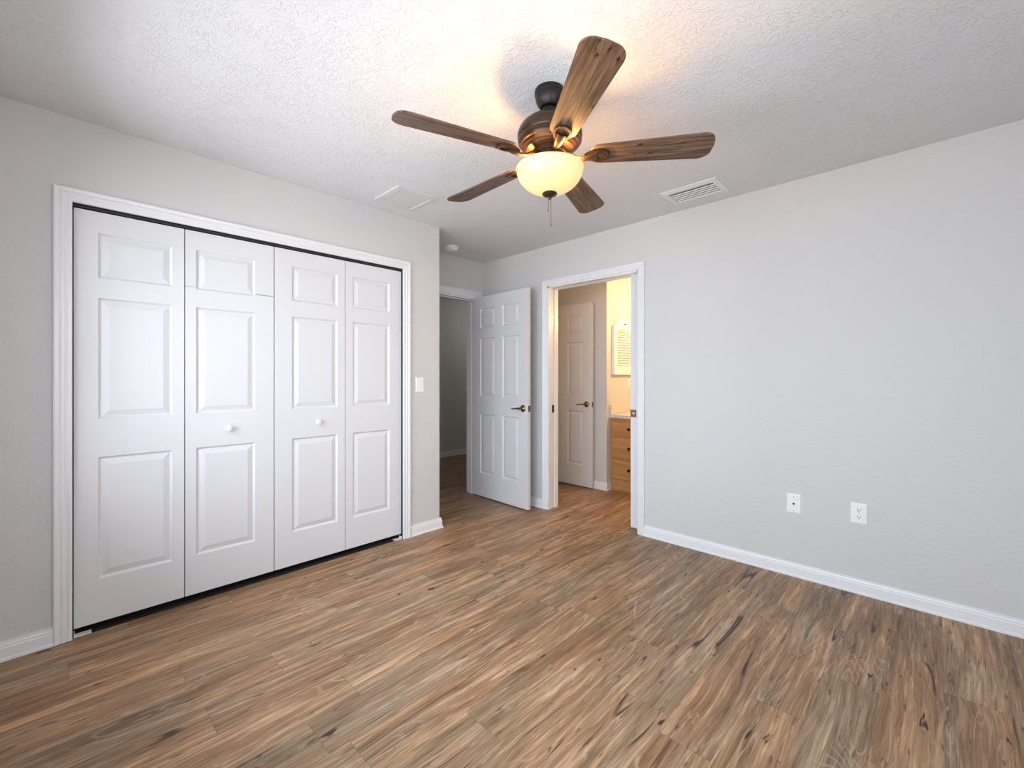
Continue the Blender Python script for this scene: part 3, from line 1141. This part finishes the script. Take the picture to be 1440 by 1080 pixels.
t = thing('cable_plate', 'white wall plate with a small dark cable jack in the middle', 'wall plate', (2.2765, YR, 0.446), 0)
obj('cover_plate', plate_bm(), M['plastic'], t)
bm = bmesh.new()
lathe(bm, [(0, 0), (0.0065, 0), (0.0065, 0.006), (0.0045, 0.006), (0.0045, 0.009), (0, 0.009)], 6)
bmesh.ops.rotate(bm, verts=bm.verts, cent=(0, 0, 0), matrix=Matrix.Rotation(radians(90), 3, 'X'))
obj('coaxial_jack', bm, M['dark'], t, loc=(0, -0.0062, 0))
screw(t, 0.042)
screw(t, -0.042)

t = thing('light_switch', 'white toggle light switch on the wall right of the closet', 'light switch', (0.0, 1.971, 1.167), pi / 2)
obj('cover_plate', plate_bm(0.074, 0.116), M['plastic'], t)
bm = bmesh.new()
box(bm, -0.0055, 0.0055, -0.0085, -0.0055, -0.012, 0.012, 0.001)
vs = box(bm, -0.0042, 0.0042, -0.018, 0.0, -0.004, 0.004, 0.0012)
bmesh.ops.rotate(bm, verts=[x for x in bm.verts if x.co.y < -0.0088 or (abs(x.co.z) < 0.0045 and abs(x.co.x) < 0.0045)], cent=(0, -0.004, 0), matrix=Matrix.Rotation(radians(-28), 3, 'X'))
obj('toggle', bm, M['plastic'], t)
screw(t, 0.030)
screw(t, -0.030)

# ------------------------------------------------------------ bathroom
vc = thing('vanity_cabinet', 'honey wood bathroom vanity cabinet with a bank of three drawers', 'cabinet', (XS, 4.215, 0))
VW, VD, VH = 1.56, 0.55, 0.783
bm = bmesh.new()
box(bm, 0.0005, VW, 0.0, VD, 0.0005, VH)
obj('cabinet_body', bm, M['maple'], vc)


def front(parent, name, x0, x1, z0, z1):
    bm = bmesh.new()
    W_, H_ = x1 - x0, z1 - z0
    rings = []
    for ins, y in ((0, 0), (0, -0.013), (0.006, -0.018), (0.014, -0.019)):
        rings.append([bm.verts.new((x, y, z)) for x, z in ((ins, ins), (W_ - ins, ins), (W_ - ins, H_ - ins), (ins, H_ - ins))])
    for p, q in zip(rings, rings[1:]):
        for i in range(4):
            j = (i + 1) % 4
            bm.faces.new((p[i], p[j], q[j], q[i]))
    bm.faces.new(rings[-1])
    bm.faces.new(rings[0])
    return obj(name, bm, M['maple'], parent, loc=(x0, 0, z0))


def knob(parent, x, z):
    bm = bmesh.new()
    lathe(bm, [(0, 0), (0.010, 0), (0.006, 0.005), (0.006, 0.014), (0.015, 0.019), (0.017, 0.025), (0.012, 0.030), (0, 0.031)], 24)
    bmesh.ops.rotate(bm, verts=bm.verts, cent=(0, 0, 0), matrix=Matrix.Rotation(radians(90), 3, 'X'))
    obj('knob', bm, M['bronzed'], parent, True, loc=(x, -0.019, z))


for z0, z1 in ((0.588, 0.742), (0.345, 0.572), (0.130, 0.330)):
    d = front(vc, 'drawer', 0.022, 0.452, z0, z1)
    knob(d, 0.215, (z1 - z0) / 2 + 0.01)
for x0 in (0.475, 1.015):
    d = front(vc, 'cabinet_door', x0, x0 + 0.52, 0.130, 0.742)
    knob(d, 0.47 if x0 < 1 else 0.05, 0.54)
ct = thing('countertop', 'pale cream countertop with splash lip on top of the vanity', 'countertop', (XS, 4.19, 0.784))
bm = bmesh.new()
box(bm, 0.0005, 1.58, -0.004, 0.588, 0, 0.036, 0.004)
obj('counter_slab', bm, M['counter'], ct)
bm = bmesh.new()
box(bm, 0.0005, 0.020, -0.002, 0.588, 0.036, 0.142, 0.003)
box(bm, 0.020, 1.58, 0.568, 0.588, 0.036, 0.142, 0.003)
obj('splash', bm, M['counter'], ct)

# house-shaped louvered cupboard on the side wall (faces +x)
LY0, LY1, LZ0, LZ1, LPK = 4.235, 4.647, 1.255, 1.80, 1.872
lc = thing('louvered_cabinet', 'white louvered wall cabinet with peaked top above the vanity', 'wall cabinet', (XS, (LY0 + LY1) / 2, LZ0), pi / 2)
# local: x -> +y, -y -> +x
hw = (LY1 - LY0) / 2
H1, H2 = LZ1 - LZ0, LPK - LZ0


def house(bm, hw, z0, h1, h2, y0, y1):
    pts = [(-hw, z0), (hw, z0), (hw, h1), (hw * 0.45, h2), (-hw * 0.45, h2), (-hw, h1)]
    a = [bm.verts.new((x, y0, z)) for x, z in pts]
    b2 = [bm.verts.new((x, y1, z)) for x, z in pts]
    bm.faces.new(a)
    bm.faces.new(b2)
    for i in range(6):
        j = (i + 1) % 6
        bm.faces.new((a[i], a[j], b2[j], b2[i]))


bm = bmesh.new()
house(bm, hw, 0, H1, H2, -0.012, -0.0005)
obj('back_board', bm, M['plastic'], lc)
lx = 0.145
lz0, lz1 = 0.100, 0.500
bm = bmesh.new()
# front frame around the louver opening
pts_o = [(-hw, 0), (hw, 0), (hw, H1), (hw * 0.45, H2), (-hw * 0.45, H2), (-hw, H1)]
box(bm, -hw, -lx, -0.035, -0.012, 0, H1)
box(bm, lx, hw, -0.035, -0.012, 0, H1)
box(bm, -lx, lx, -0.035, -0.012, 0, lz0)
prism_pts = [(-hw, H1), (-lx, H1), (-lx, lz1), (lx, lz1), (lx, H1), (hw, H1), (hw * 0.45, H2), (-hw * 0.45, H2)]
a = [bm.verts.new((x, -0.035, z)) for x, z in prism_pts]
b2 = [bm.verts.new((x, -0.012, z)) for x, z in prism_pts]
bm.faces.new(a)
bm.faces.new(b2)
for i in range(8):
    j = (i + 1) % 8
    bm.faces.new((a[i], a[j], b2[j], b2[i]))
fr = obj('louver_frame', bm, M['plastic'], lc)
for k in range(14):
    bm = bmesh.new()
    box(bm, -lx, lx, -0.011, 0.011, -0.0025, 0.0025)
    bmesh.ops.rotate(bm, verts=bm.verts, cent=(0, 0, 0), matrix=Matrix.Rotation(radians(48), 3, 'X'))
    bmesh.ops.translate(bm, verts=bm.verts, vec=(0, -0.0245, lz0 + 0.014 + k * (lz1 - lz0 - 0.028) / 13))
    obj('louver', bm, M['plastic'], fr)
bm = bmesh.new()
tube(bm, [(0, -0.035, 0.562), (0, -0.050, 0.560), (0, -0.060, 0.566)], [0.006, 0.005, 0.008], 10)
obj('peg', bm, M['bronze'], lc, True)
outlet('bathroom_outlet', 'white outlet on the warm side wall under the louvered cabinet', (XS, 4.62, 1.155), pi / 2)

# mirror and lamp bar over the sink
mr = thing('bathroom_mirror', 'large frameless mirror over the vanity', 'mirror', (1.15, YV, 1.35))
bm = bmesh.new()
box(bm, -0.6, 0.6, -0.006, -0.0005, -0.38, 0.38)
obj('mirror_glass', bm, M['mirror'], mr)
vl = thing('vanity_light', 'bathroom lamp bar with glowing globes above the mirror', 'wall lamp', (1.15, YV, 1.98))
bm = bmesh.new()
box(bm, -0.35, 0.35, -0.03, -0.0005, -0.05, 0.05, 0.004)
obj('lamp_bar', bm, M['steel'], vl)
for k in range(4):
    x = -0.255 + 0.17 * k
    bm = bmesh.new()
    bmesh.ops.create_icosphere(bm, subdivisions=3, radius=0.045, matrix=Matrix.Translation((x, -0.085, 0)))
    obj('globe_bulb', bm, M['bulb'], vl, True)
    light('vanity_lamp', 'POINT', (1.15 + x, YV - 0.17, 1.98), 6.5, (1.0, 0.58, 0.24), shadow_soft_size=0.04)

# unseen hall ceiling lamp, added to brighten the hall wall
hl = thing('hall_fill_light', 'unseen round lamp added on the hall ceiling as fill', 'fill lamp', (-1.6, 5.0, CEIL))
bm = bmesh.new()
lathe(bm, [(0, -0.0005), (0.14, -0.0005), (0.14, -0.02), (0.11, -0.06), (0, -0.075)], 40)
obj('lamp_dome', bm, M['plastic'], hl, True)
light('hall_fill', 'POINT', (-1.6, 4.9, CEIL - 0.25), 4.0, (1.0, 0.95, 0.88), shadow_soft_size=0.12)
